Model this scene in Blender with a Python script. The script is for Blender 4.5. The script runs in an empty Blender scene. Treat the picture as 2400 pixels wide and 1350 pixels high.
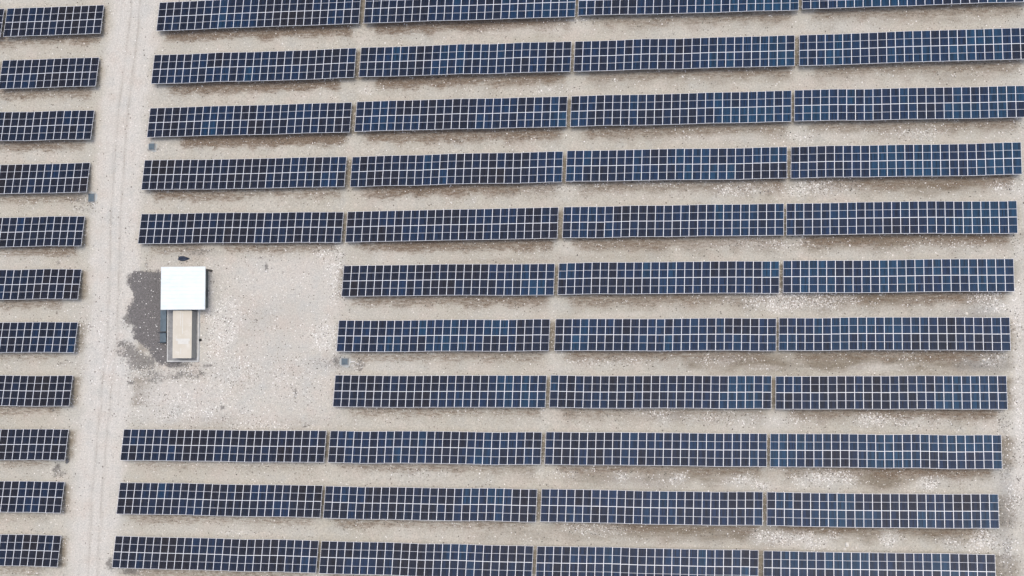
import bpy, bmesh, math, random
import numpy as np
from mathutils import Vector, Matrix, Euler
random.seed(7); RNG = np.random.default_rng(11)
SC = bpy.context.scene
COL = SC.collection

# ------------------------------------------------------------------ camera
F_PX = 4330.55                       # focal length in pixels of a 2400 px wide frame
CAM_LOC = Vector((18.411, -48.395, 219.79))
CAM_ROT = Euler((0.0535281, 0.1819035, 0.0021124), 'XYZ')
cam = bpy.data.cameras.new('camera'); camo = bpy.data.objects.new('camera', cam); COL.objects.link(camo)
cam.sensor_width = 36.0; cam.lens = 36.0 * F_PX / 2400.0
cam.clip_start = 1.0; cam.clip_end = 20000.0
camo.location = CAM_LOC; camo.rotation_euler = CAM_ROT
SC.camera = camo
RM = CAM_ROT.to_matrix()

def at(px, py, z=0.0):
    "world point at height z under a spot of the survey picture (2400x1350)"
    d = RM @ Vector(((px - 1200) / F_PX, (675 - py) / F_PX, -1.0))
    t = (z - CAM_LOC.z) / d.z
    p = CAM_LOC + d * t
    return Vector((p.x, p.y, z))

# ------------------------------------------------------------------ world and light
SUN_EL, SUN_AZ = math.radians(80), math.radians(42)      # azimuth measured from +Y towards +X
w = bpy.data.worlds.new('World'); SC.world = w; w.use_nodes = True
nt = w.node_tree
bg = nt.nodes['Background']
sky = nt.nodes.new('ShaderNodeTexSky'); sky.sky_type = 'NISHITA'; sky.sun_disc = False
sky.sun_elevation = SUN_EL; sky.sun_rotation = SUN_AZ
sky.air_density = 1.0; sky.dust_density = 4.0; sky.ozone_density = 1.0
nt.links.new(sky.outputs[0], bg.inputs[0]); bg.inputs[1].default_value = 0.145
sl = bpy.data.lights.new('sun', 'SUN'); so = bpy.data.objects.new('sun', sl); COL.objects.link(so)
sl.energy = 1.25; sl.angle = math.radians(14); sl.color = (1.0, 0.955, 0.89)
sd = Vector((math.sin(SUN_AZ) * math.cos(SUN_EL), math.cos(SUN_AZ) * math.cos(SUN_EL), math.sin(SUN_EL)))
so.rotation_euler = sd.to_track_quat('Z', 'Y').to_euler(); so.location = (0, 0, 120)
SC.view_settings.view_transform = 'Standard'; SC.view_settings.look = 'None'
SC.view_settings.gamma = 1.0; SC.view_settings.exposure = 0.30
SC.cycles.max_bounces = 6

# ------------------------------------------------------------------ helpers
def tag(o, label=None, cat=None, group=None, kind=None):
    if label: o['label'] = label
    if cat: o['category'] = cat
    if group: o['group'] = group
    if kind: o['kind'] = kind
    return o

def mat(name, col=(.5, .5, .5), rough=.8, metal=0.0, spec=.5):
    m = bpy.data.materials.new(name); m.use_nodes = True
    b = m.node_tree.nodes['Principled BSDF']
    b.inputs['Base Color'].default_value = (*col, 1); b.inputs['Roughness'].default_value = rough
    b.inputs['Metallic'].default_value = metal; b.inputs['Specular IOR Level'].default_value = spec
    return m

class NT:
    "tiny node builder"
    def __init__(s, m): s.t = m.node_tree; s.b = s.t.nodes['Principled BSDF']
    def n(s, typ, **kw):
        x = s.t.nodes.new(typ)
        for k, v in kw.items(): setattr(x, k, v)
        return x
    def lk(s, a, b): s.t.links.new(a, b)
    def put(s, sock, v):
        if isinstance(v, bpy.types.NodeSocket): s.lk(v, sock)
        elif isinstance(v, tuple) and len(v) == 3 and sock.type == 'RGBA': sock.default_value = (*v, 1)
        else: sock.default_value = v
    def math(s, op, a, b=0.0, c=None, clamp=False):
        x = s.n('ShaderNodeMath', operation=op, use_clamp=clamp)
        s.put(x.inputs[0], a); s.put(x.inputs[1], b)
        if c is not None: s.put(x.inputs[2], c)
        return x.outputs[0]
    def mix(s, f, a, b, typ='MIX'):
        x = s.n('ShaderNodeMix', data_type='RGBA', blend_type=typ)
        s.put(x.inputs[0], f); s.put(x.inputs[6], a); s.put(x.inputs[7], b)
        return x.outputs[2]
    def noise(s, vec, scale, detail=2.0, rough=.5, off=None, dist=0.0):
        x = s.n('ShaderNodeTexNoise'); x.inputs['Scale'].default_value = scale
        x.inputs['Detail'].default_value = detail; x.inputs['Roughness'].default_value = rough
        x.inputs['Distortion'].default_value = dist
        if off is not None:
            mp = s.n('ShaderNodeMapping'); mp.inputs[1].default_value = off; s.lk(vec, mp.inputs[0]); vec = mp.outputs[0]
        s.lk(vec, x.inputs['Vector']); return x.outputs[0]
    def ramp(s, v, lo, hi, a=0.0, b=1.0):
        x = s.n('ShaderNodeMapRange'); s.put(x.inputs[0], v)
        x.inputs[1].default_value = lo; x.inputs[2].default_value = hi
        x.inputs[3].default_value = a; x.inputs[4].default_value = b
        return x.outputs[0]

def bm_box(bm, x0, x1, y0, y1, z0, z1, bevel=0.0):
    r = bmesh.ops.create_cube(bm, size=1.0)
    for v in r['verts']:
        v.co = Vector((x0 + (v.co.x + .5) * (x1 - x0), y0 + (v.co.y + .5) * (y1 - y0), z0 + (v.co.z + .5) * (z1 - z0)))
    if bevel:
        es = list({e for v in r['verts'] for e in v.link_edges})
        bmesh.ops.bevel(bm, geom=es, offset=bevel, segments=1, affect='EDGES')

def bm_bar(bm, a, b, r, seg=8):
    a, b = Vector(a), Vector(b); d = b - a
    q = d.to_track_quat('Z', 'Y').to_matrix().to_4x4()
    bmesh.ops.create_cone(bm, cap_ends=True, segments=seg, radius1=r, radius2=r, depth=d.length,
                          matrix=Matrix.Translation((a + b) / 2) @ q)

def link(name, bm, m, parent=None, loc=(0, 0, 0)):
    me = bpy.data.meshes.new(name); bm.to_mesh(me); bm.free()
    for x in (m if isinstance(m, (list, tuple)) else [m]): me.materials.append(x)
    o = bpy.data.objects.new(name, me); COL.objects.link(o); o.location = loc
    if parent: o.parent = parent
    return o

def empty(name, loc, rz=0.0):
    o = bpy.data.objects.new(name, None); COL.objects.link(o)
    o.location = loc; o.rotation_euler = (0, 0, rz); o.empty_display_size = .3
    return o

def vnoise(x, y, scale, seed, octv=3):
    "value noise 0..1, vectorised"
    tot = np.zeros_like(x); amp = 1.0; s = 0.0
    for k in range(octv):
        r = np.random.default_rng(seed + k * 17); L = r.random((256, 256))
        u = x * scale + 31.7 * k + 500; v = y * scale + 17.3 * k + 500
        i = np.floor(u).astype(int); j = np.floor(v).astype(int); fu = u - i; fv = v - j
        fu = fu * fu * (3 - 2 * fu); fv = fv * fv * (3 - 2 * fv)
        g = lambda a, b: L[a % 256, b % 256]
        n = (g(i, j) * (1 - fu) + g(i + 1, j) * fu) * (1 - fv) + (g(i, j + 1) * (1 - fu) + g(i + 1, j + 1) * fu) * fv
        tot += n * amp; s += amp; amp *= .5; scale *= 2.1
    return tot / s

def smooth(a, lo, hi):
    t = np.clip((a - lo) / (hi - lo), 0, 1); return t * t * (3 - 2 * t)

# ------------------------------------------------------------------ array layout (metres)
TILT = math.radians(15); PITCH = 1.01; SLOPE = 3.97; ZLOW = 0.70; ROWP = 6.7322
CT, ST = math.cos(TILT), math.sin(TILT)
TABLES = [('0', 0, -87.779, -0.149, 0.0, 13),
 ('0', 1, -88.298, -6.849, 1e-05, 13),
 ('0', 2, -88.868, -13.556, 0.0, 13),
 ('0', 3, -89.329, -20.282, 0.0, 13),
 ('0', 4, -89.95, -27.024, 0.0, 13),
 ('0', 5, -90.295, -33.711, 0.0, 13),
 ('0', 6, -90.647, -40.452, 0.0, 13),
 ('0', 7, -91.207, -47.149, 0.0, 13),
 ('0', 8, -91.718, -53.918, 0.0, 13),
 ('0', 9, -92.135, -60.451, 0.0, 13),
 ('0', 10, -92.482, -67.197, 1e-05, 13),
 ('1', 0, -67.22, -0.075, -0.00022, 26),
 ('1', 1, -67.798, -6.79, 0.00224, 26),
 ('1', 2, -68.309, -13.486, 0.00247, 26),
 ('1', 3, -68.907, -20.133, -0.00167, 26),
 ('1', 4, -69.256, -26.862, -0.00475, 26),
 ('1', 8, -71.236, -53.825, -0.00233, 26),
 ('1', 9, -71.65, -60.475, -0.00449, 26),
 ('1', 10, -72.119, -67.193, -0.0028, 26),
 ('2', 0, -40.329, -0.007, -0.00407, 26),
 ('2', 1, -40.914, -6.669, -0.00241, 26),
 ('2', 2, -41.402, -13.365, -0.00259, 26),
 ('2', 3, -41.943, -20.181, 0.00364, 26),
 ('2', 4, -42.492, -26.965, 0.00459, 26),
 ('2', 5, -42.928, -33.641, 0.00134, 26),
 ('2', 6, -43.509, -40.368, 0.00146, 26),
 ('2', 7, -43.923, -47.123, 0.00152, 26),
 ('2', 8, -44.479, -53.891, -0.00083, 26),
 ('2', 9, -45.039, -60.641, -0.0012, 26),
 ('2', 10, -45.491, -67.336, -0.00378, 26),
 ('3', 0, -13.706, -0.01, -0.00851, 26),
 ('3', 1, -14.227, -6.727, -0.00498, 26),
 ('3', 2, -14.655, -13.389, -0.00202, 26),
 ('3', 3, -15.187, -20.061, -0.0028, 26),
 ('3', 4, -15.609, -26.805, -0.00151, 26),
 ('3', 5, -16.181, -33.58, -1e-05, 26),
 ('3', 6, -16.564, -40.318, -0.00054, 26),
 ('3', 7, -17.163, -47.083, -0.00212, 26),
 ('3', 8, -17.726, -53.897, 0.00068, 26),
 ('3', 9, -18.239, -60.699, -0.00099, 26),
 ('3', 10, -18.788, -67.435, -0.00261, 26),
 ('4', 0, 12.934, -0.199, 0.0, 26),
 ('4', 1, 12.558, -6.846, 0.0, 26),
 ('4', 2, 11.967, -13.41, -0.00631, 26),
 ('4', 3, 11.512, -20.086, -0.00325, 26),
 ('4', 4, 10.954, -26.823, -0.00262, 26),
 ('4', 5, 10.516, -33.58, -0.00171, 26),
 ('4', 6, 9.999, -40.299, -0.00176, 26),
 ('4', 7, 9.576, -47.132, 0.00132, 26),
 ('4', 8, 8.908, -53.887, 0.00039, 26),
 ('4', 9, 8.489, -60.723, 0.0026, 26),
 ('4', 10, 8.063, -67.542, 0.00319, 26)]

# ------------------------------------------------------------------ ground masks
def blobs(x, y, lst, wob=.35):
    "lst of (px, py, rx, ry, strength) in survey pixels"
    out = np.zeros_like(x)
    n1 = vnoise(x, y, .55, 5, 3) - .5; n2 = vnoise(x, y, .55, 77, 3) - .5
    for px, py, rx, ry, s in lst:
        c = at(px, py); a = at(px + rx, py) ; b = at(px, py + ry)
        RX = abs(a.x - c.x); RY = abs(b.y - c.y)
        u = (x - c.x) / RX + n1 * wob * 2.5; v = (y - c.y) / RY + n2 * wob * 2.5
        out = np.maximum(out, s * np.clip(1.35 - 1.1 * np.sqrt(u * u + v * v), 0, 1))
    return out

def inpoly(x, y, pts):
    P = [at(*p) for p in pts]; ins = np.zeros(x.shape, bool); j = len(P) - 1
    for i in range(len(P)):
        xi, yi, xj, yj = P[i].x, P[i].y, P[j].x, P[j].y
        c = ((yi > y) != (yj > y)) & (x < (xj - xi) * (y - yi) / (yj - yi + 1e-12) + xi)
        ins ^= c; j = i
    return ins

ROAD = [at(*p) for p in ((321, -60), (319, 0), (304, 141), (287, 277), (272, 500), (264, 770), (246, 950), (228, 1150), (217, 1350), (212, 1420))]
def road_u(x, y):
    ys = np.array([p.y for p in ROAD])[::-1]; xs = np.array([p.x for p in ROAD])[::-1]
    return x - np.interp(y, ys, xs)

GRAVEL = [(410, 634), (376, 634), (348, 636), (323, 633), (303, 638), (300, 655), (305, 676), (313, 696), (310, 711), (298, 721), (300, 746),
          (310, 761), (312, 787), (330, 807), (356, 832), (366, 852), (393, 857), (430, 857), (430, 700)]
MOTTLE = [(285, 803, 22, 14, .9), (300, 822, 34, 26, 1.0), (318, 838, 30, 24, 1.0), (325, 850, 50, 34, 1.0), (308, 896, 12, 8, 1.0), (345, 880, 70, 25, .65),
          (430, 856, 60, 9, 1.0), (490, 858, 18, 6, .9), (440, 880, 75, 18, .7), (303, 655, 18, 22, .9), (300, 740, 16, 34, .9), (335, 640, 30, 10, .8),
          (840, 855, 20, 22, .8), (785, 845, 22, 20, .75), (760, 855, 35, 15, .5), (360, 350, 18, 14, .55), (190, 470, 40, 16, .6), (205, 492, 35, 12, .45),
          (133, 1103, 12, 17, 1.0), (150, 1112, 14, 14, .7), (160, 1080, 8, 14, .8), (265, 1325, 18, 22, .9), (305, 1338, 35, 12, .9), (625, 630, 5, 14, 1.0),
          (612, 605, 14, 6, .7), (640, 600, 10, 4, .7), (692, 920, 6, 14, 1.0), (685, 908, 4, 10, .6), (520, 955, 8, 8, 1.0), (597, 751, 10, 5, .7), (663, 639, 4, 5, .7),
          (715, 998, 14, 8, .6), (124, 960, 5, 5, .9), (135, 615, 6, 14, .6), (160, 600, 14, 3, .7), (145, 850, 20, 12, .5), (80, 608, 10, 5, .4),
          (455, 590, 60, 14, .55), (345, 615, 5, 14, .6), (430, 612, 50, 10, .45), (2360, 1110, 22, 40, .5), (2330, 1200, 16, 60, .5), (2360, 1290, 20, 50, .5), (2385, 800, 14, 120, .3),
          (2350, 1000, 26, 50, .45), (2380, 560, 14, 60, .35), (2390, 420, 10, 60, .4), (2385, 290, 16, 40, .4), (2300, 250, 60, 12, .25), (1940, 215, 60, 12, .3), (2330, 60, 50, 30, .3),
          (2330, 690, 40, 16, .3), (2320, 850, 50, 22, .4), (1870, 520, 1, 1, 0)]
STONES = [(1860, 700, 150, 26, .8), (1830, 712, 60, 20, .8), (2310, 700, 40, 24, .8), (2340, 725, 40, 20, .9), (1520, 965, 60, 12, .5), (1650, 980, 120, 16, .45), (1800, 985, 160, 18, .4),
          (2045, 985, 60, 20, .8), (2150, 990, 90, 18, .4), (1455, 1120, 18, 14, .9), (1590, 1120, 24, 15, .9), (1735, 1125, 38, 16, .9), (1790, 1140, 30, 14, .9), (1930, 1118, 70, 22, 1.0), (1345, 1112, 14, 10, .6),
          (2180, 1130, 30, 20, .9), (1850, 1260, 110, 18, .9), (1905, 1275, 30, 14, 1.0), (2090, 1262, 30, 20, .9), (2230, 1270, 34, 18, .7), (2310, 1265, 36, 28, 1.0), (2280, 1280, 30, 20, .8), (2360, 1300, 30, 50, .6), (2375, 1150, 25, 80, .4),
          (520, 745, 60, 60, .75), (500, 800, 50, 60, .6), (785, 640, 28, 90, .7), (770, 790, 55, 40, .7), (488, 650, 14, 60, .6), (600, 880, 200, 60, .3), (460, 960, 160, 40, .35), (640, 1000, 120, 20, .35),
          (1340, 50, 60, 14, .3), (1320, 440, 90, 16, .35), (1530, 430, 70, 10, .3), (1750, 440, 80, 20, .6), (1920, 440, 90, 22, .7), (1880, 320, 60, 16, .35), (2150, 310, 80, 18, .4), (2350, 440, 40, 20, .5),
          (1280, 210, 120, 10, .25), (860, 210, 30, 14, .4), (2200, 580, 120, 16, .3), (1800, 570, 100, 20, .4), (1400, 1240, 100, 16, .4), (1450, 850, 120, 16, .35), (1280, 1110, 60, 12, .3), (1700, 845, 80, 14, .5), (2330, 840, 30, 20, .7),
          (230, 820, 60, 120, .35), (250, 870, 60, 60, .4), (300, 520, 40, 60, .2), (760, 595, 30, 18, .6), (2300, 1040, 20, 50, .3), (550, 1080, 200, 16, .2), (1000, 1110, 100, 12, .25), (560, 1250, 60, 8, .3), (2385, 900, 12, 300, .35)]
DUST = [(1250, 70, 180, 14, .5), (1640, 325, 140, 12, .5), (1900, 365, 90, 10, .5), (1980, 320, 60, 8, .4), (2060, 860, 70, 10, .45), (1440, 740, 90, 10, .4), (400, 925, 110, 28, .5), (2385, 700, 22, 60, .9), (2390, 950, 22, 400, .7),
        (800, 1080, 900, 14, .25), (2250, 1130, 60, 10, .4), (1790, 862, 40, 8, .5), (640, 660, 60, 60, .2), (1720, 570, 180, 14, .25), (1500, 455, 200, 14, .25)]
BROWN = [(2000, 700, 260, 30, .6), (2200, 850, 200, 32, .55), (1750, 850, 200, 28, .7), (1960, 845, 110, 26, .8), (1650, 1110, 200, 30, .5), (2060, 1120, 90, 28, .8), (1400, 1120, 120, 24, .4), (1600, 1245, 300, 30, .6), (1960, 1240, 200, 30, .65), (2200, 1250, 120, 28, .6),
         (2100, 560, 320, 30, .6), (1800, 560, 140, 24, .4), (1600, 970, 160, 20, .3), (2040, 960, 200, 14, .55), (2200, 430, 160, 28, .6), (2000, 430, 120, 26, .45), (2180, 300, 160, 20, .4), (2200, 45, 130, 16, .3), (1780, 430, 120, 22, .35), (2250, 180, 100, 18, .3),
         (500, 985, 120, 22, .3), (700, 990, 90, 16, .3), (600, 740, 110, 60, .18), (620, 870, 140, 50, .15), (420, 960, 60, 20, .2), (1450, 600, 200, 10, .2), (1250, 1250, 200, 22, .3), (1200, 610, 200, 10, .2)]
GREY = [(2300, 745, 60, 34, .7), (2300, 850, 70, 30, .6), (2260, 735, 40, 16, .5), (1780, 1240, 100, 24, .25), (1520, 1130, 100, 24, .3), (1560, 975, 60, 14, .4), (2350, 1200, 30, 160, .5), (780, 850, 60, 24, .5), (400, 925, 120, 30, .35), (230, 800, 70, 100, .25), (455, 595, 60, 16, .5), (1650, 430, 60, 12, .3)]
# red brown growth in the drip line under the high edge: row -> list of (px0, px1, strength)
DRIP = {0: [(-200, 240, .6), (370, 830, .85), (850, 1340, .8), (1360, 1860, .4), (1880, 2400, .4)],
        1: [(-200, 220, .65), (370, 800, .8), (860, 1330, .85), (1350, 1860, .45), (1880, 2400, .4)],
        2: [(-200, 205, .55), (400, 815, .9), (835, 1320, .75), (1340, 1850, .5), (1870, 2390, .45)],
        3: [(-200, 200, .45), (340, 805, .6), (825, 1310, .7), (1330, 1840, .5), (1860, 2380, .5)],
        4: [(-200, 185, .55), (330, 480, .35), (500, 795, .6), (810, 1300, .65), (1320, 1840, .5), (1850, 2370, .55)],
        5: [(-200, 150, .5), (800, 1290, .55), (1310, 1820, .45), (1840, 2360, .55)],
        6: [(-200, 150, .35), (800, 1280, .45), (1300, 1810, .5), (1830, 2350, .6)],
        7: [(-200, 150, .35), (790, 1270, .4), (1290, 1800, .4), (1820, 2340, .55)],
        8: [(-200, 120, .4), (290, 750, .3), (770, 1260, .45), (1280, 1790, .55), (1810, 2330, .6)],
        9: [(-200, 120, .3), (280, 740, .35), (760, 1250, .45), (1270, 1780, .5), (1800, 2320, .5)],
        10: [(-200, 110, .3), (270, 730, .4), (750, 1240, .4), (1260, 2300, .4)]}

def inyard(x, y):
    return smooth(x, -71, -66) * (1 - smooth(x, -44.5, -43.5)) * (1 - smooth(y, -33.2, -31)) * smooth(y, -53.5, -52.9)

def masks(x, y):
    m = {}
    n = vnoise(x, y, .8, 3, 3); n2 = vnoise(x, y, 2.2, 9, 3); nl = vnoise(x, y, .12, 21, 3)
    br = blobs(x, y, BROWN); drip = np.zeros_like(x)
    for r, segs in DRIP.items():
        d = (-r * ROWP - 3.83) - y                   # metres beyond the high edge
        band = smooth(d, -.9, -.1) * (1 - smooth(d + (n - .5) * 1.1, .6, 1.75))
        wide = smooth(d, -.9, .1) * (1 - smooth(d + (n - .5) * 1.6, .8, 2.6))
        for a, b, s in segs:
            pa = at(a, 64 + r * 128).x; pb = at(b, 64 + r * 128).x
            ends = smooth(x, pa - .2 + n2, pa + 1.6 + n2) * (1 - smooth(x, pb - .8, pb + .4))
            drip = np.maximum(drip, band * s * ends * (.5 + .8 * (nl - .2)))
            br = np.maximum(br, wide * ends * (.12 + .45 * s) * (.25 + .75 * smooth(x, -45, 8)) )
    under = np.zeros_like(x)  # shade below the tables and in their gaps, painted as darker soil
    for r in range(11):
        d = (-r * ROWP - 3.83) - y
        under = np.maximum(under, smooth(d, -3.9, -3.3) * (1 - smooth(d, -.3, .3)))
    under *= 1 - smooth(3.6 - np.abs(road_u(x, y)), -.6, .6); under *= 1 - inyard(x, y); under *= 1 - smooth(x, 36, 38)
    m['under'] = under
    m['brown'] = np.clip(np.maximum(br * 1.45, under * .85), 0, 1); m['drip'] = np.clip(drip, 0, 1)  # brown mask also holds the painted table shade
    m['grey'] = blobs(x, y, GREY); m['stone'] = blobs(x, y, STONES); m['dust'] = blobs(x, y, DUST)
    m['mottle'] = np.maximum(blobs(x, y, MOTTLE, .5), under * .35)  # extra dark mottle deepens the shade painted below the tables
    gx = x + (n2 - .5) * .9; gy = y + (vnoise(x, y, 2.2, 44, 3) - .5) * .9
    dk = np.zeros_like(x)
    for ox, oy in ((0, 0), (.45, 0), (-.45, 0), (0, .45), (0, -.45), (.3, .3), (-.3, .3), (.3, -.3), (-.3, -.3)): dk += inpoly(gx + ox, gy + oy, GRAVEL)
    m['dark'] = dk / 9
    ru = road_u(x, y); m['road_u'] = ru
    m['road'] = 1 - smooth(np.abs(ru + (n - .5) * 1.6), 2.3, 4.0)
    m['yard'] = smooth(x, -71, -66) * (1 - smooth(x, -45.5, -42.5)) * (1 - smooth(y, -33.2, -31)) * smooth(y, -54.5, -52.5)
    return m

# ------------------------------------------------------------------ ground material
def soil_material():
    m = mat('dry_soil', rough=.95, spec=.15); q = NT(m)
    co = q.n('ShaderNodeTexCoord').outputs['Object']
    A = q.n('ShaderNodeAttribute', attribute_name='mask_a'); B = q.n('ShaderNodeAttribute', attribute_name='mask_b'); Cc = q.n('ShaderNodeAttribute', attribute_name='mask_c')
    sa = q.n('ShaderNodeSeparateColor'); q.lk(A.outputs[0], sa.inputs[0]); brown, drip, grey = sa.outputs
    sb = q.n('ShaderNodeSeparateColor'); q.lk(B.outputs[0], sb.inputs[0]); stone, dust, mottle = sb.outputs
    sc = q.n('ShaderNodeSeparateColor'); q.lk(Cc.outputs[0], sc.inputs[0]); dark, road, yard = sc.outputs
    ru = q.n('ShaderNodeAttribute', attribute_name='road_u').outputs['Fac']
    big = q.noise(co, .07, 4, .6); med = q.noise(co, .45, 5, .6, (3, 7, 0)); fine = q.noise(co, 3.2, 4, .65, (9, 1, 0)); grit = q.noise(co, 9.0, 3, .7, (5, 5, 0))
    c = q.mix(q.ramp(big, .35, .65), SAND_A, SAND_B)
    c = q.mix(q.ramp(med, .3, .7, 0, .6), c, SAND_C)
    tn = q.noise(co, .28, 4, .65, (60, 11, 0))
    c = q.mix(q.ramp(tn, .50, .68, 0, .55), c, (.485, .43, .37)); c = q.mix(q.ramp(tn, .48, .32, 0, .55), c, (.415, .41, .37))
    # brown earth, and the shade painted below the tables
    bsm = q.n('ShaderNodeMapping'); bsm.inputs[3].default_value = (.35, 1.5, 1); q.lk(co, bsm.inputs[0])
    bs = q.noise(bsm.outputs[0], .9, 5, .7, (13, 5, 0))
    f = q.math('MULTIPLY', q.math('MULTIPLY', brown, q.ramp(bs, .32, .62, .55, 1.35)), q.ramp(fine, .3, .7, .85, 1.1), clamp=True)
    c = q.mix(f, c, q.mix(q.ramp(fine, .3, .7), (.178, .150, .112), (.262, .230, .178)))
    c = q.mix(q.math('MULTIPLY', grey, q.ramp(fine, .3, .6, .5, 1.0), clamp=True), c, (.25, .25, .24))
    # red-brown dry growth, patchy
    sm = q.n('ShaderNodeMapping'); sm.inputs[3].default_value = (.45, 1.6, 1); q.lk(co, sm.inputs[0])
    strk = q.noise(sm.outputs[0], 2.6, 5, .75, (3, 3, 0))
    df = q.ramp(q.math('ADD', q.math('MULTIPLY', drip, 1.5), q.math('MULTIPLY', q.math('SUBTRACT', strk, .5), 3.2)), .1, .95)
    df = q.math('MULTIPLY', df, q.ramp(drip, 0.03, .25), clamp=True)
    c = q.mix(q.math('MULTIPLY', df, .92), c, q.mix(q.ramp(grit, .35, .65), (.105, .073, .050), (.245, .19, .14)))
    # road, paler and smoother
    c = q.mix(q.math('MULTIPLY', road, q.ramp(med, .2, .7, .95, .6)), c, q.mix(q.ramp(fine, .3, .7), ROAD_A, ROAD_B))
    c = q.mix(q.math('MULTIPLY', yard, .4), c, q.mix(q.ramp(med, .3, .7), (.49, .455, .40), (.54, .515, .475)))
    c = q.mix(q.math('MULTIPLY', dust, q.ramp(fine, .3, .65, .45, .95), clamp=True), c, (.58, .55, .495))
    c = q.mix(q.math('MULTIPLY', stone, q.ramp(fine, .40, .62, 0.1, .7), clamp=True), c, (.56, .555, .53))
    t3 = q.noise(co, .35, 4, .65, (20, 51, 0)); pr = q.math('MAXIMUM', road, yard)
    c = q.mix(q.math('MULTIPLY', q.ramp(t3, .52, .66, 0, .4), pr, clamp=True), c, (.47, .405, .345)); c = q.mix(q.math('MULTIPLY', q.ramp(t3, .48, .34, 0, .45), pr, clamp=True), c, (.42, .42, .39))
    # wheel tracks
    wob = q.math('MULTIPLY', q.math('SUBTRACT', q.noise(co, .25, 2, .5, (40, 0, 0)), .5), .5)
    uu = q.math('ADD', ru, wob); tr = None
    for u0, wd, s in ((-.62, .30, .55), (.62, .30, .55), (-.95, .08, .25), (.9, .08, .3), (-1.9, .1, .2), (1.75, .09, .2), (.1, .07, .15)):
        d = q.math('ABSOLUTE', q.math('SUBTRACT', uu, u0)); g = q.math('MULTIPLY', q.ramp(d, wd, 0.0), s)
        tr = g if tr is None else q.math('MAXIMUM', tr, g)
    st = q.n('ShaderNodeMapping'); st.inputs[3].default_value = (1, .25, 1); q.lk(co, st.inputs[0])
    tr = q.math('MULTIPLY', tr, q.ramp(q.noise(st.outputs[0], 1.2, 3, .6), .35, .6, .25, 1.0))
    c = q.mix(tr, c, (.31, .28, .235))
    # speckle of dark and light grit everywhere, denser where table shade is painted
    v1 = q.n('ShaderNodeTexVoronoi'); v1.inputs['Scale'].default_value = 4.2; q.lk(co, v1.inputs['Vector'])
    vs = q.n('ShaderNodeSeparateColor'); q.lk(v1.outputs['Color'], vs.inputs[0])
    amt = q.math('ADD', .05, q.math('ADD', q.math('MULTIPLY', mottle, .62), q.math('ADD', q.math('MULTIPLY', drip, .22), q.math('MULTIPLY', stone, .22))))
    sel = q.math('LESS_THAN', vs.outputs[0], amt); near = q.math('LESS_THAN', v1.outputs['Distance'], q.ramp(vs.outputs[1], 0, 1, .12, .5))
    clump = q.ramp(q.noise(co, 1.1, 4, .7, (2, 2, 0)), .42, .56, .25, 1.0)
    c = q.mix(q.math('MULTIPLY', q.math('MULTIPLY', sel, near), q.math('MULTIPLY', q.math('MAXIMUM', clump, mottle), .8)), c, (.115, .10, .085))
    mm = q.ramp(q.math('ADD', mottle, q.math('MULTIPLY', q.math('SUBTRACT', q.noise(co, 2.4, 4, .75, (8, 3, 0)), .5), 2.2)), .38, .85)
    c = q.mix(q.math('MULTIPLY', mm, q.ramp(mottle, .05, .4, 0, .8), clamp=True), c, (.15, .142, .13))
    # dark gravel fill beside the hut
    gc = q.mix(q.ramp(grit, .3, .7), (.108, .102, .098), (.185, .175, .168))
    gn = q.math('MULTIPLY', q.math('SUBTRACT', q.noise(co, 2.2, 5, .8, (1, 9, 0)), .5), 2.4)
    gf = q.math('MULTIPLY', q.ramp(q.math('ADD', dark, gn), .38, .68), q.ramp(dark, .02, .35), clamp=True)
    gf = q.math('MAXIMUM', gf, q.ramp(dark, .8, .97))
    c = q.mix(gf, c, gc)
    # overall fine tone jitter
    hv = q.n('ShaderNodeHueSaturation'); q.lk(c, hv.inputs['Color'])
    g2 = q.noise(co, 5.0, 2, .8, (15, 25, 0))
    q.lk(q.ramp(q.math('ADD', grit, g2), .62, 1.38, .68, 1.32), hv.inputs['Value'])
    q.lk(hv.outputs[0], q.b.inputs['Base Color'])
    bp = q.n('ShaderNodeBump'); bp.inputs['Strength'].default_value = .6; bp.inputs['Distance'].default_value = .08
    q.lk(fine, bp.inputs['Height']); q.lk(bp.outputs[0], q.b.inputs['Normal'])
    return m
SAND_A, SAND_B, SAND_C = (.445, .418, .350), (.49, .470, .418), (.385, .362, .305)
ROAD_A, ROAD_B = (.575, .545, .495), (.50, .478, .430)
SOIL = soil_material()

def axis(lo, hi, step, far):
    mid = np.arange(lo, hi + 1e-6, step); out = []; d = step; p = hi
    while p < far: d *= 1.6; p += d; out.append(p)
    lo_l = []; d = step; p = lo
    while p > -far: d *= 1.6; p -= d; lo_l.append(p)
    return np.array(lo_l[::-1] + list(mid) + out)

def relief(x, y):
    return (vnoise(x, y, .05, 60, 3) - .5) * .16 + (vnoise(x, y, .5, 61, 2) - .5) * .05 - .03

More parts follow.
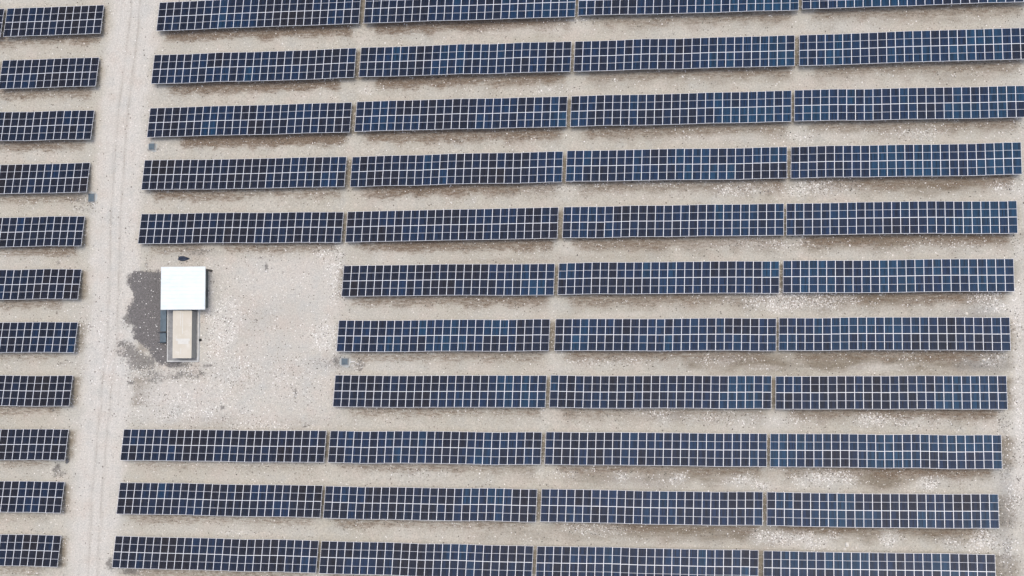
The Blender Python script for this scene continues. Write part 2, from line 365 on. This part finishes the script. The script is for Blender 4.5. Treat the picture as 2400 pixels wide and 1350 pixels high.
def build_ground():
    xs = axis(-104, 50, .22, 7000); ys = axis(-84, 14, .22, 7000)
    X, Y = np.meshgrid(xs, ys); x = X.ravel(); y = Y.ravel(); z = relief(x, y)
    nx, ny = len(xs), len(ys)
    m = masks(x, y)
    i, j = np.meshgrid(np.arange(nx - 1), np.arange(ny - 1)); i = i.ravel(); j = j.ravel()
    q = np.stack([j * nx + i, j * nx + i + 1, (j + 1) * nx + i + 1, (j + 1) * nx + i], 1)
    fc = x[q].mean(1); fy = y[q].mean(1)
    isroad = (np.abs(road_u(fc, fy) + (vnoise(fc, fy, .8, 3, 3) - .5) * 1.2) < 3.0)
    isdark = (m['dark'][q].mean(1) > .5)
    for name, sel in (('ground', ~isroad & ~isdark), ('dirt_road', isroad & ~isdark), ('dark_gravel', isdark)):
        f = q[sel]; used, inv = np.unique(f.ravel(), return_inverse=True); f = inv.reshape(-1, 4)
        me = bpy.data.meshes.new(name); me.vertices.add(len(used)); me.loops.add(f.size); me.polygons.add(len(f))
        me.vertices.foreach_set('co', np.stack([x[used], y[used], z[used]], 1).ravel().astype(np.float32))
        me.loops.foreach_set('vertex_index', f.ravel().astype(np.int32))
        me.polygons.foreach_set('loop_start', np.arange(0, f.size, 4, dtype=np.int32))
        me.polygons.foreach_set('loop_total', np.full(len(f), 4, np.int32))
        me.update(calc_edges=True)
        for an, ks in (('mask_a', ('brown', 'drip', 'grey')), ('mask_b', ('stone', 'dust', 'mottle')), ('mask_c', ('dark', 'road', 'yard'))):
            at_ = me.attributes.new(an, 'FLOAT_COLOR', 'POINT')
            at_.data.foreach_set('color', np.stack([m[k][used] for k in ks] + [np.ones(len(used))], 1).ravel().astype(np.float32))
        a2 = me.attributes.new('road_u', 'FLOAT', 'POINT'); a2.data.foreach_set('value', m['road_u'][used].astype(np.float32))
        me.materials.append(SOIL)
        me.polygons.foreach_set('use_smooth', np.ones(len(f), bool))
        o = bpy.data.objects.new(name, me); COL.objects.link(o); tag(o, kind='structure')
build_ground()

# ------------------------------------------------------------------ loose stones (uncountable)
def stone_material(name, cols, rough=.9):
    m = mat(name, rough=rough, spec=.2); q = NT(m)
    r = q.n('ShaderNodeNewGeometry').outputs['Random Per Island']
    cr = q.n('ShaderNodeValToRGB'); cr.color_ramp.interpolation = 'LINEAR'
    e = cr.color_ramp.elements
    while len(e) < len(cols): e.new(.5)
    for k, (p, c) in enumerate(cols): e[k].position = p; e[k].color = (*c, 1)
    q.lk(r, cr.inputs[0]); q.lk(cr.outputs[0], q.b.inputs['Base Color'])
    return m

def scatter(name, x, y, size, mtl, label, cat, flat=.6):
    n = len(x)
    base = np.array([(1, 0, 0), (.3, .95, 0), (-.8, .6, 0), (-.8, -.6, 0), (.3, -.95, 0), (.1, .1, 1)], float)
    fac = np.array([(0, 1, 5), (1, 2, 5), (2, 3, 5), (3, 4, 5), (4, 0, 5)])
    V = np.repeat(base[None], n, 0) * RNG.uniform(.6, 1.15, (n, 6, 1))
    a = RNG.uniform(0, 6.28, n); c, s = np.cos(a)[:, None], np.sin(a)[:, None]
    vx = V[:, :, 0] * RNG.uniform(.7, 1.3, (n, 1)); vy = V[:, :, 1]
    R = (size * .5)[:, None]
    px = x[:, None] + (vx * c - vy * s) * R; py = y[:, None] + (vx * s + vy * c) * R
    pz = relief(x, y)[:, None] - .01 + V[:, :, 2] * R * 2 * flat
    P = np.stack([px, py, pz], 2).reshape(-1, 3)
    F = (fac[None] + (np.arange(n) * 6)[:, None, None]).reshape(-1, 3)
    me = bpy.data.meshes.new(name); me.vertices.add(len(P)); me.loops.add(F.size); me.polygons.add(len(F))
    me.vertices.foreach_set('co', P.ravel().astype(np.float32)); me.loops.foreach_set('vertex_index', F.ravel().astype(np.int32))
    me.polygons.foreach_set('loop_start', np.arange(0, F.size, 3, dtype=np.int32)); me.polygons.foreach_set('loop_total', np.full(len(F), 3, np.int32))
    me.update(calc_edges=True); me.materials.append(mtl)
    o = bpy.data.objects.new(name, me); COL.objects.link(o); tag(o, label, cat, kind='stuff')

def rand_field(n):
    return RNG.uniform(-102, 48, n), RNG.uniform(-78, 8, n)
def thin(n, prob):
    x, y = rand_field(n); m = masks(x, y); p = prob(m, x, y); k = RNG.random(n) < p
    return x[k], y[k], m, k
hut_pts = [(372, 622), (492, 622), (492, 852), (372, 852)]
cl = lambda x, y: vnoise(x, y, .6, 90, 3)
x, y, m, k = thin(620000, lambda m, x, y: (.055 + 1.5 * m['stone'] ** 1.3 + .05 * m['brown'] + .25 * m['mottle'] + .04 * m['yard'] + .02 * m['drip']) * (.4 + 1.3 * smooth(cl(x, y), .35, .7)) * (1 - .7 * m['road']) * (1 - .45 * m['dark']))
scatter('white_stones', x, y, .06 + .15 * RNG.random(len(x)) ** 2.4 + .06 * m['stone'][k] * RNG.random(len(x)), stone_material('pale_stone', [(0, (.5, .47, .42)), (.5, (.68, .66, .62)), (1, (.82, .81, .79))]),
        'loose pale stones and grit scattered over the soil', 'stones')
x, y, m, k = thin(260000, lambda m, x, y: (.05 + .50 * m['mottle'] + .65 * m['stone'] + .16 * m['drip'] + .40 * smooth(x, 36, 40)) * (.3 + 1.4 * smooth(cl(y, x), .4, .7)) * (1 - .75 * m['road']) * (1 - .8 * m['dark']))
scatter('dark_pebbles', x, y, .07 + .14 * RNG.random(len(x)) ** 1.6, stone_material('dark_pebble', [(0, (.05, .045, .04)), (.6, (.13, .12, .10)), (1, (.24, .22, .19))]),
        'dark pebbles and dry scrub specks scattered over the soil', 'pebbles', flat=.5)

# ------------------------------------------------------------------ solar arrays
def glass_material():
    m = mat('pv_cells', rough=.16, spec=.28); q = NT(m)
    oi = q.n('ShaderNodeObjectInfo'); loc = oi.outputs['Location']; rnd = oi.outputs['Random']
    sx = q.n('ShaderNodeSeparateXYZ'); q.lk(loc, sx.inputs[0])
    batch = q.noise(loc, .16, 3, .6)
    f = q.math('ADD', q.math('MULTIPLY', rnd, .22), q.math('MULTIPLY', batch, 1.22))
    f = q.math('ADD', f, q.ramp(sx.outputs[0], -90, 38, -.17, .19))  # bluer towards the right: sky reflection put into the cell colour
    cr = q.n('ShaderNodeValToRGB'); e = cr.color_ramp.elements
    cols = [(.34, (.0085, .0072, .0090)), (.48, (.0056, .0068, .0135)), (.66, (.0042, .0088, .0215)), (.84, (.0032, .0160, .0450)), (1.0, (.0032, .0290, .0640))]
    while len(e) < len(cols): e.new(.5)
    for k, (p, c) in enumerate(cols): e[k].position = p; e[k].color = (*c, 1)
    q.lk(f, cr.inputs[0]); c = cr.outputs[0]
    co = q.n('ShaderNodeTexCoord').outputs['Object']
    mp = q.n('ShaderNodeMapping'); mp.inputs[3].default_value = (1 / .156, 1 / .94, 1); q.lk(co, mp.inputs[0])
    fl = q.n('ShaderNodeVectorMath', operation='FLOOR'); q.lk(mp.outputs[0], fl.inputs[0])
    ad = q.n('ShaderNodeVectorMath', operation='ADD'); q.lk(fl.outputs[0], ad.inputs[0]); q.lk(loc, ad.inputs[1])
    wn = q.n('ShaderNodeTexWhiteNoise'); q.lk(ad.outputs[0], wn.inputs[0])
    hv = q.n('ShaderNodeHueSaturation'); q.lk(c, hv.inputs['Color']); q.lk(q.ramp(wn.outputs[0], 0, 1, .5, 1.6), hv.inputs['Value'])
    # thin bright tabs between cells
    fr = q.n('ShaderNodeVectorMath', operation='FRACTION'); q.lk(mp.outputs[0], fr.inputs[0])
    s2 = q.n('ShaderNodeSeparateXYZ'); q.lk(fr.outputs[0], s2.inputs[0])
    ln = q.math('LESS_THAN', s2.outputs[0], .06)
    c = q.mix(q.math('MULTIPLY', ln, .5), hv.outputs[0], (.10, .125, .18))
    dirt = q.noise(co, 1.3, 3, .6); c = q.mix(q.ramp(dirt, .4, .8, .0, .03), c, (.4, .36, .3))
    q.lk(c, q.b.inputs['Base Color'])
    q.lk(q.ramp(dirt, .3, .7, .12, .26), q.b.inputs['Roughness'])
    return m
def metal_material(name, col, rough=.4, metal=.6, var=.1):
    m = mat(name, col, rough, metal); q = NT(m)
    co = q.n('ShaderNodeTexCoord').outputs['Object']
    n = q.noise(co, 2.5, 3, .6)
    q.lk(q.mix(q.ramp(n, .3, .7), tuple(v * (1 - var) for v in col), tuple(min(1, v * (1 + var)) for v in col)), q.b.inputs['Base Color'])
    return m
GLASS = glass_material(); ALU = metal_material('anodised_aluminium', (.76, .77, .80), .5, .25, .05)
BACK = mat('white_backsheet', (.62, .63, .66), .5); GALV = metal_material('galvanised_steel', (.42, .42, .41), .5, .6, .2)

MW, ML, FW, FH = 1.0, 1.98, .029, .04
bm = bmesh.new()                                                   # panel: two half-cut cell fields and the pale strip between
bm_box(bm, .01, MW - .01, -ML + .01, -.01, -.012, -.004)
for f in bm.faces: f.material_index = 1
for y0, y1 in ((-ML / 2 + .018, -FW), (-ML + FW, -ML / 2 - .018)):
    vs = [bm.verts.new(p) for p in ((FW, y0, 0), (MW - FW, y0, 0), (MW - FW, y1, 0), (FW, y1, 0))]
    bm.faces.new(vs).material_index = 0
me_panel = bpy.data.meshes.new('solar_panel'); bm.to_mesh(me_panel); bm.free(); me_panel.materials.append(GLASS); me_panel.materials.append(BACK)
bm = bmesh.new()
bm_box(bm, 0, FW, -ML, 0, -FH + .004, .004); bm_box(bm, MW - FW, MW, -ML, 0, -FH + .004, .004)
bm_box(bm, FW, MW - FW, -FW, 0, -FH + .004, .004); bm_box(bm, FW, MW - FW, -ML, -ML + FW, -FH + .004, .004)
me_frame = bpy.data.meshes.new('panel_frame'); bm.to_mesh(me_frame); bm.free(); me_frame.materials.append(ALU)

def slope_pt(x, s, dz=0.0):
    "local table point s metres up the slope from the low edge, dz below the module plane"
    return Vector((x, -s * CT + dz * ST * 0, ZLOW + s * ST - dz))

proto = {}
def support_meshes(n):
    if n in proto: return proto[n]
    W = n * PITCH; d = {}
    bm = bmesh.new(); bm_box(bm, -.12, W + .10, -.03, .03, -.03, .03); me = bpy.data.meshes.new('purlin'); bm.to_mesh(me); bm.free(); me.materials.append(GALV); d['purlin'] = me
    for nm, h in (('front_post', ZLOW + .7 * ST - .2), ('rear_post', ZLOW + 3.2 * ST - .2)):
        bm = bmesh.new(); bm_box(bm, -.05, .05, -.04, .04, -.25, h); me = bpy.data.meshes.new(nm); bm.to_mesh(me); bm.free(); me.materials.append(GALV); d[nm] = me
    bm = bmesh.new(); bm_box(bm, -.035, .035, -3.85, -.12, -.26, -.17); me = bpy.data.meshes.new('rafter'); bm.to_mesh(me); bm.free(); me.materials.append(GALV); d['rafter'] = me
    proto[n] = d
    return d

def child(name, me, parent, loc, rot=(0, 0, 0)):
    o = bpy.data.objects.new(name, me); COL.objects.link(o); o.parent = parent; o.location = loc; o.rotation_euler = rot
    return o

def solar_table(X, Y, yaw, n, label, skip=0):
    root = empty('solar_array', (X, Y, 0), yaw)
    tag(root, label, 'solar array', 'solar arrays standing in parallel rows')
    rr = random.Random(int(X * 100) * 31 + int(Y * 100))
    d = support_meshes(n)
    K = n // 4 + 2; ky = [rr.uniform(-.055, .055) for _ in range(K)]; kz = [rr.uniform(-.05, .05) for _ in range(K)]
    def wav(i):
        t = i / 4.0; a_ = int(t); f_ = t - a_; return ky[a_] * (1 - f_) + ky[a_ + 1] * f_, kz[a_] * (1 - f_) + kz[a_ + 1] * f_
    for row in range(2):
        for i in range(n):
            p = slope_pt(i * PITCH, row * (ML + .01)); dy, dz = wav(i); p.y += dy + rr.uniform(-.006, .006); p.z += dz + rr.uniform(-.004, .004)
            rot = (-TILT + rr.uniform(-.006, .006), rr.uniform(-.008, .008), 0)
            a = child('solar_panel', me_panel, root, p, rot)
            child('panel_frame', me_frame, a, (0, 0, 0))
    for s in (.45, 1.5, 2.45, 3.5):
        child('purlin', d['purlin'], root, slope_pt(0, s, .135), (-TILT, 0, 0))
    W = n * PITCH; k = max(2, round(W / 4.2)); 
    for i in range(k):
        x = .9 + i * (W - 1.8) / (k - 1)
        child('post', d['front_post'], root, (x, -.7 * CT, 0)); child('post', d['rear_post'], root, (x, -3.2 * CT, 0))
        child('rafter', d['rafter'], root, (x, 0, ZLOW), (-TILT, 0, 0))
    return root

ORD = ['top', 'second', 'third', 'fourth', 'fifth', 'sixth', 'seventh', 'eighth', 'ninth', 'tenth', 'bottom']
def row_name(r): return {0: 'the top row', 10: 'the bottom row'}.get(r, 'the %s row' % ORD[r])
def table_label(seg, r):
    rn = row_name(r)
    if seg == '0': return 'dark navy solar array left of the dirt road in ' + rn
    if r in (5, 6, 7):
        t = {'2': 'dark navy solar array bordering the open yard in ', '3': 'blue solar array second from the open yard in ', '4': 'blue solar array at the right end of '}[seg]
        return t + rn
    t = {'1': 'dark navy solar array just right of the dirt road in ', '2': 'navy solar array second from the road on its right in ',
         '3': 'blue solar array third from the road on its right in ', '4': 'blue solar array at the right end of '}[seg]
    return t + rn
for seg, r, X, Y, yaw, n in TABLES:
    solar_table(X, Y, yaw, n, table_label(seg, r))
solar_table(-87.779 - .42 - 4 * PITCH, -.15, 0, 4, 'solar array of which only the tip shows in the upper left corner')

# ------------------------------------------------------------------ hut, container, plinth
def box_px(bm, x0, x1, y0, y1, z0, z1, zr, bevel=0.0):
    "box whose plan is read at height zr from survey pixels"
    a = at(x0, y1, zr); b = at(x1, y0, zr); bm_box(bm, a.x, b.x, a.y, b.y, z0, z1, bevel)
    return a, b
ROOFW = mat('white_sheet_metal', (.63, .75, .75), .5, 0, .3)
q = NT(ROOFW); co = q.n('ShaderNodeTexCoord').outputs['Object']
q.lk(q.mix(q.ramp(q.noise(co, .8, 4, .6), .35, .7), (.655, .715, .715), (.72, .745, .74)), q.b.inputs['Base Color'])
WALLG = metal_material('grey_green_panel', (.10, .12, .115), .6, 0, .25)
CONC = metal_material('weathered_concrete', (.25, .25, .245), .9, 0, .25)
PALEC = metal_material('pale_concrete', (.60, .60, .57), .9, 0, .12)
CONTM = mat('beige_paint', (.55, .47, .36), .5, 0, .4)
q = NT(CONTM); co = q.n('ShaderNodeTexCoord').outputs['Object']
c = q.mix(q.ramp(q.noise(co, .7, 4, .6), .35, .65), (.53, .485, .395), (.57, .53, .45))
c = q.mix(q.ramp(q.noise(co, .9, 4, .7, (4, 4, 4)), .56, .70, 0, .55), c, (.68, .66, .60))
q.lk(c, q.b.inputs['Base Color'])
CONTW = metal_material('container_wall_paint', (.26, .26, .25), .6, 0, .15)
DARK = metal_material('dark_steel', (.045, .055, .065), .5, .2, .2)
SLATE = metal_material('slate_blue_grating', (.085, .12, .145), .6, .1, .2)
BLACK = mat('black_plastic', (.012, .012, .013), .5)
RUST = metal_material('pale_stain', (.60, .585, .53), .8, 0, .05)

def hut():
    zt = 3.1
    a, b = at(377.5, 725, zt), at(480.5, 625.5, zt)
    root = empty('equipment_hut', ((a.x + b.x) / 2, (a.y + b.y) / 2, 0))
    tag(root, 'square equipment hut with a bright white sheet metal roof', 'hut')
    ox, oy = root.location.x, root.location.y
    A = lambda px, py, z: at(px, py, z) - Vector((ox, oy, 0))
    a, b = A(377.5, 725, zt), A(480.5, 625.5, zt)
    # roof: trapezoid ribbed sheet, very slight fall, ribs left-right
    bm = bmesh.new(); n = 44; prof = []
    for i in range(n + 1):
        y = a.y + (b.y - a.y) * i / n; ph = i % 4
        prof.append((y, .03 if ph == 0 else 0.0))
    z0 = zt - .02
    L = []
    for (xx, dz) in ((a.x, 0), ((a.x + b.x) / 2, .04), (b.x, 0)):
        L.append([bm.verts.new((xx, y, z0 + h + dz)) for y, h in prof])
    for c0, c1 in zip(L, L[1:]):
        for i in range(n): bm.faces.new((c0[i], c0[i + 1], c1[i + 1], c1[i]))
    ex = bmesh.ops.extrude_face_region(bm, geom=list(bm.faces))
    for v in [g for g in ex['geom'] if isinstance(g, bmesh.types.BMVert)]: v.co.z -= .012
    bmesh.ops.recalc_face_normals(bm, faces=bm.faces)
    rf = link('roof', bm, ROOFW, root)
    bm = bmesh.new()                                              # pale edge trim, lower on one stretch of the right side
    t = .05
    bm_box(bm, a.x - t, b.x + t, a.y - t, a.y, z0 - .14, z0 + .05); bm_box(bm, a.x - t, b.x + t, b.y, b.y + t, z0 - .14, z0 + .05)
    bm_box(bm, a.x - t, a.x, a.y, b.y, z0 - .14, z0 + .05); bm_box(bm, b.x, b.x + t, a.y, b.y, z0 - .14, z0 + .05)
    link('fascia', bm, ROOFW, rf)
    # walls
    wa, wb = A(488, 722, 0), A(488, 631, 0); wl = A(410, 722, 0).x
    bm = bmesh.new(); h = z0 - .02
    bm_box(bm, wl, wb.x, wa.y, wb.y, -.1, h)
    for i in range(9):                                            # louvre battens on the right wall
        y = wa.y + .25 + i * (wb.y - wa.y - .5) / 8
        bm_box(bm, wb.x - .01, wb.x + .05, y - .03, y + .03, .1, h - .1)
    link('wall', bm, WALLG, root)
    bm = bmesh.new(); bm_box(bm, wb.x - .02, wb.x + .03, wa.y + 1.4, wa.y + 2.5, .05, 2.15); link('door', bm, DARK, root)
    for px, py in ((485, 633),):
        p = A(px, py, 1.5); bm = bmesh.new(); bm_bar(bm, (p.x + .08, p.y, -.1), (p.x + .08, p.y, z0 - .05), .14); link('downpipe', bm, BLACK, root)
    return root
hut()

PZ = .38                                                          # plinth top
def plinth():
    root = empty('concrete_plinth', at(430, 790)); o = root.location
    tag(root, 'low grey concrete plinth carrying the beige container, with pale kerb edge', 'plinth')
    bm = bmesh.new(); a = at(393, 845.5, PZ) - o; b = at(464.5, 724, PZ) - o
    bm_box(bm, a.x, b.x, a.y, b.y, -.2, PZ); link('slab', bm, CONC, root)
    k = .12
    bm = bmesh.new()
    bm_box(bm, b.x - .01, b.x + k, a.y - k, b.y, -.2, PZ + .06); bm_box(bm, a.x, b.x - .01, a.y - k, a.y + .01, -.2, PZ + .06); bm_box(bm, a.x - .08, a.x + .01, a.y - k, b.y, -.2, PZ + .05)
    link('kerb', bm, PALEC, root)
    return root
plinth()

def container():
    zt = 2.25; z0 = PZ + .01
    a, b = at(404.3, 839.5, zt), at(449.6, 727.5, zt)
    root = empty('shipping_container', ((a.x + b.x) / 2, (a.y + b.y) / 2, z0))
    o = root.location; tag(root, 'long beige container with a stained flat roof below the white roofed hut', 'container')
    a = a - o; b = b - o; top = zt - z0
    bm = bmesh.new(); bm_box(bm, a.x + .05, b.x - .05, a.y + .05, b.y - .05, top - .05, top - .015)
    n = 18
    for i in range(n):                                            # shallow pressed ribs across
        y = a.y + .25 + i * (b.y - a.y - .5) / (n - 1); bm_box(bm, a.x + .1, b.x - .1, y - .05, y + .05, top - .016, top - .004)
    rf = link('roof', bm, CONTM, root)
    bm = bmesh.new(); e = .07
    bm_box(bm, a.x, a.x + e, a.y, b.y, top - .12, top); bm_box(bm, b.x - e, b.x, a.y, b.y, top - .12, top)
    bm_box(bm, a.x + e, b.x - e, a.y, a.y + e, top - .12, top); bm_box(bm, a.x + e, b.x - e, b.y - e, b.y, top - .12, top)
    link('edge_rail', bm, mat('rail_paint', (.60, .56, .46), .5), rf)
    # pale stripe of old sealant and a repair patch
    bm = bmesh.new(); cx = (a.x + b.x) / 2
    bm.free()
    for x0, x1, y0, y1, h in ((cx - .26, cx - .17, b.y - 1.95, b.y - .1, .02), (cx, cx + .10, b.y - 2.9, b.y - .25, .015), (cx - .2, cx - .1, a.y + .5, a.y + 1.25, .012)):
        bm = bmesh.new(); bm_box(bm, x0, x1, y0, y1, top - .01, top + h); link('sealant_strip', bm, RUST, rf)
    bm = bmesh.new(); bm_box(bm, cx - .55, cx + .85, a.y + 1.75, a.y + 2.15, top - .01, top + .014); bm_box(bm, cx - .8, cx + 1.0, a.y + 2.15, a.y + 2.42, top - .01, top + .010); link('roof_patch', bm, RUST, rf)
    # walls with vertical corrugation on the long sides
    bm = bmesh.new(); bm_box(bm, a.x + .06, b.x - .06, a.y + .06, b.y - .06, 0, top - .06)
    y = a.y + .2
    while y < b.y - .2:
        bm_box(bm, b.x - .065, b.x - .02, y, y + .14, .08, top - .13); bm_box(bm, a.x + .02, a.x + .065, y, y + .14, .08, top - .13); y += .28
    link('wall', bm, CONTW, root)
    for x0, x1 in ((b.x - .06, b.x - .005), (a.x + .005, a.x + .06)):
        bm = bmesh.new(); bm_box(bm, x0, x1, a.y, a.y + .12, 0, top - .12); link('corner_post', bm, CONTW, root)
    bm = bmesh.new(); bm_box(bm, cx - .55, cx + .55, a.y + .02, a.y + .065, .05, top - .25, .005); dr = link('door', bm, CONTW, root)
    bm = bmesh.new(); bm_bar(bm, (cx + .4, a.y + .0, .6), (cx + .4, a.y + .0, 1.0), .02); link('handle', bm, DARK, dr)
container()

def stair():
    p = at(384, 790); root = empty('steel_steps', p)
    tag(root, 'short dark steel steps with side rails against the left of the plinth', 'steps')
    a = at(375.5, 803.5) - p; b = at(392, 779.5) - p; w_ = b.x - a.x
    for i in range(3):
        bm = bmesh.new(); bm_box(bm, a.x + i * w_ / 3 + .01, a.x + (i + 1) * w_ / 3 - .01, a.y + .06, b.y - .06, .10 + i * .11 - .03, .12 + i * .11); link('tread', bm, SLATE, root)
    for y in (a.y, b.y):
        bm = bmesh.new(); bm_bar(bm, (a.x, y, .0), (a.x, y, .75), .03); bm_bar(bm, (b.x, y, .3), (b.x, y, 1.1), .03); bm_bar(bm, (a.x, y, .75), (b.x, y, 1.1), .035)
        bm_bar(bm, (a.x, y, .05), (b.x, y, .36), .05); link('handrail', bm, DARK, root)
stair()
def landing():
    p = at(384, 752); root = empty('metal_platform', p)
    tag(root, 'slate grey low metal platform between the hut and the steel steps', 'platform')
    a = at(377, 777) - p; b = at(391.5, 727) - p
    bm = bmesh.new(); bm_box(bm, a.x, b.x, a.y, b.y, .16, .20, .005); link('deck', bm, SLATE, root)
    for x in (a.x + .05, b.x - .05):
        for y in (a.y + .05, b.y - .05):
            bm = bmesh.new(); bm_box(bm, x - .03, x + .03, y - .03, y + .03, -.1, .16); link('leg', bm, DARK, root)
landing()

def cable_pit(px, py, wx, wy, label, tilt_apron=True):
    p = at(px, py); root = empty('cable_pit', p, random.uniform(-.03, .03)); tag(root, label, 'cable pit', 'square cable pits beside the arrays')
    hx, hy = wx / 37.0, wy / 37.0
    bm = bmesh.new(); n = 14; c = bm.verts.new((0, 0, .06)); ring = []
    for i in range(n):
        t = i * 6.283 / n; rr = random.uniform(.8, 1.25); ring.append(bm.verts.new((math.cos(t) * hx * 2.0 * rr, math.sin(t) * hy * 1.8 * rr, -.02)))
    for i in range(n): bm.faces.new((c, ring[i], ring[(i + 1) % n]))
    link('apron', bm, PITC, root)
    bm = bmesh.new(); bm_box(bm, -hx - .06, hx + .06, -hy - .06, hy + .06, -.1, .20, .01); link('collar', bm, CONC, root)
    bm = bmesh.new(); bm_box(bm, -hx, hx, -hy, hy, .20, .235, .008); cv = link('cover', bm, SLATE, root)
    bm = bmesh.new(); bm_bar(bm, (-.12, -hy * .6, .26), (.12, -hy * .6, .26), .015); link('handle', bm, DARK, cv)
PITC = metal_material('pale_mortar', (.40, .42, .41), .95, 0, .12)
cable_pit(357, 344, 13, 14, 'square slate cable pit under the left end of the third row, right of the road')
cable_pit(215.5, 463.5, 14, 18, 'square slate cable pit at the left edge of the dirt road')
cable_pit(809, 847.5, 14, 14, 'square slate cable pit in pale mortar at the right edge of the yard')

def lump(name, px, py, sx, sy, sz, m, label, cat, seed, group=None, rot=0.0, z=0.0):
    p = at(px, py); rg = random.Random(seed)
    bm = bmesh.new(); bmesh.ops.create_icosphere(bm, subdivisions=2, radius=1.0)
    ph = [rg.uniform(0, 6) for _ in range(6)]
    for v in bm.verts:
        k = 1 + .18 * math.sin(3 * v.co.x + ph[0]) + .16 * math.sin(4 * v.co.y + ph[1]) + .12 * math.sin(5 * v.co.z + ph[2]) + rg.uniform(-.10, .10)
        v.co *= k; v.co.x *= sx / 2; v.co.y *= sy / 2; v.co.z = max(v.co.z * sz, -.15 * sz) 
    o = link(name, bm, m, None, (p.x, p.y, z)); o.rotation_euler.z = rot; tag(o, label, cat, group)
    return o
ROCK = metal_material('limestone', (.66, .63, .56), .9, 0, .12)
lump('rock', 1985, 1276, .62, .5, .28, ROCK, 'largest pale rock, in the aisle above the bottom row', 'rock', 1, 'pale rocks lying in the aisles')
lump('rock', 1979, 1287, .45, .3, .2, ROCK, 'flat pale rock just below the largest rock', 'rock', 2, 'pale rocks lying in the aisles', .4)
lump('rock', 1910, 1271, .5, .38, .22, ROCK, 'pale rock among white rubble, left of the largest rock', 'rock', 3, 'pale rocks lying in the aisles', .8)
lump('rock', 1928, 1240, .42, .2, .15, ROCK, 'slim pale rock under the tenth row, above the white rubble', 'rock', 4, 'pale rocks lying in the aisles', .5)
lump('rock', 2266, 735, .4, .32, .2, ROCK, 'lone pale rock above the right end of the seventh row', 'rock', 5, 'pale rocks lying in the aisles')
lump('rock', 2306, 843, .36, .3, .18, ROCK, 'small pale rock under the right end of the seventh row', 'rock', 6, 'pale rocks lying in the aisles')
lump('rock', 567, 1247, .5, .3, .12, ROCK, 'white flat rock in the aisle above the bottom row, left half', 'rock', 7, 'pale rocks lying in the aisles')
WHITE = mat('white_plastic', (.78, .77, .74), .6)
bm = bmesh.new()
for (x0, y0, x1, y1, wd) in ((-.5, .15, -.1, .22, .14), (-.15, .25, .45, -.15, .12), (-.45, -.25, -.1, -.22, .1)):
    d = Vector((x1 - x0, y1 - y0, 0)); 
    for k in range(6):
        t = k / 5; r = bmesh.ops.create_icosphere(bm, subdivisions=1, radius=wd * random.uniform(.4, .6), matrix=Matrix.Translation((x0 + d.x * t, y0 + d.y * t, .05 + .03 * math.sin(k * 2))))
o = link('plastic_scrap', bm, WHITE, None, at(832, 851)); tag(o, 'crumpled white plastic scrap right of the cable pit by the yard', 'litter')

# folded dark blue sheet above the hut
def tarp():
    p = at(431, 606); bm = bmesh.new(); W, Hh = 1.5, .62; nx, ny = 16, 8; rg = random.Random(5); g = []
    for j in range(ny + 1):
        row = []
        for i in range(nx + 1):
            u, v = i / nx, j / ny - .5
            k = 1.0 if u < .55 else 1 - (u - .55) / .45 * .85
            if u < .15: k *= .75
            x = (u - .5) * W + .05 * math.sin(9 * v); y = v * Hh * k + (.12 if u < .12 and v > 0 else 0)
            zz = .10 + .07 * math.sin(7 * u + 5 * v) + .05 * math.sin(17 * v + 3 * u) + rg.uniform(-.015, .015)
            if i in (0, nx) or j in (0, ny): zz = .0
            row.append(bm.verts.new((x, y, max(zz, .01))))
        g.append(row)
    for j in range(ny):
        for i in range(nx): bm.faces.new((g[j][i], g[j][i + 1], g[j + 1][i + 1], g[j + 1][i]))
    ex = bmesh.ops.extrude_face_region(bm, geom=list(bm.faces))
    for v in [q_ for q_ in ex['geom'] if isinstance(q_, bmesh.types.BMVert)]: v.co.z -= .02
    bmesh.ops.recalc_face_normals(bm, faces=bm.faces)
    o = link('tarpaulin', bm, metal_material('navy_tarp', (.035, .05, .085), .6, 0, .3), None, p); tag(o, 'crumpled dark navy tarpaulin on the soil above the white roof', 'tarpaulin')
tarp()
lump('plastic_drum', 470.5, 797, .36, .36, .42, BLACK, 'small round black drum against the right side of the plinth', 'drum', 9)
lump('rubble_heap', 158, 1081, .5, .6, .2, metal_material('dark_rubble', (.13, .13, .135), .9, 0, .3), 'small dark grey rubble heap by the end of an array, left of the road', 'rubble', 12)

tag(camo);
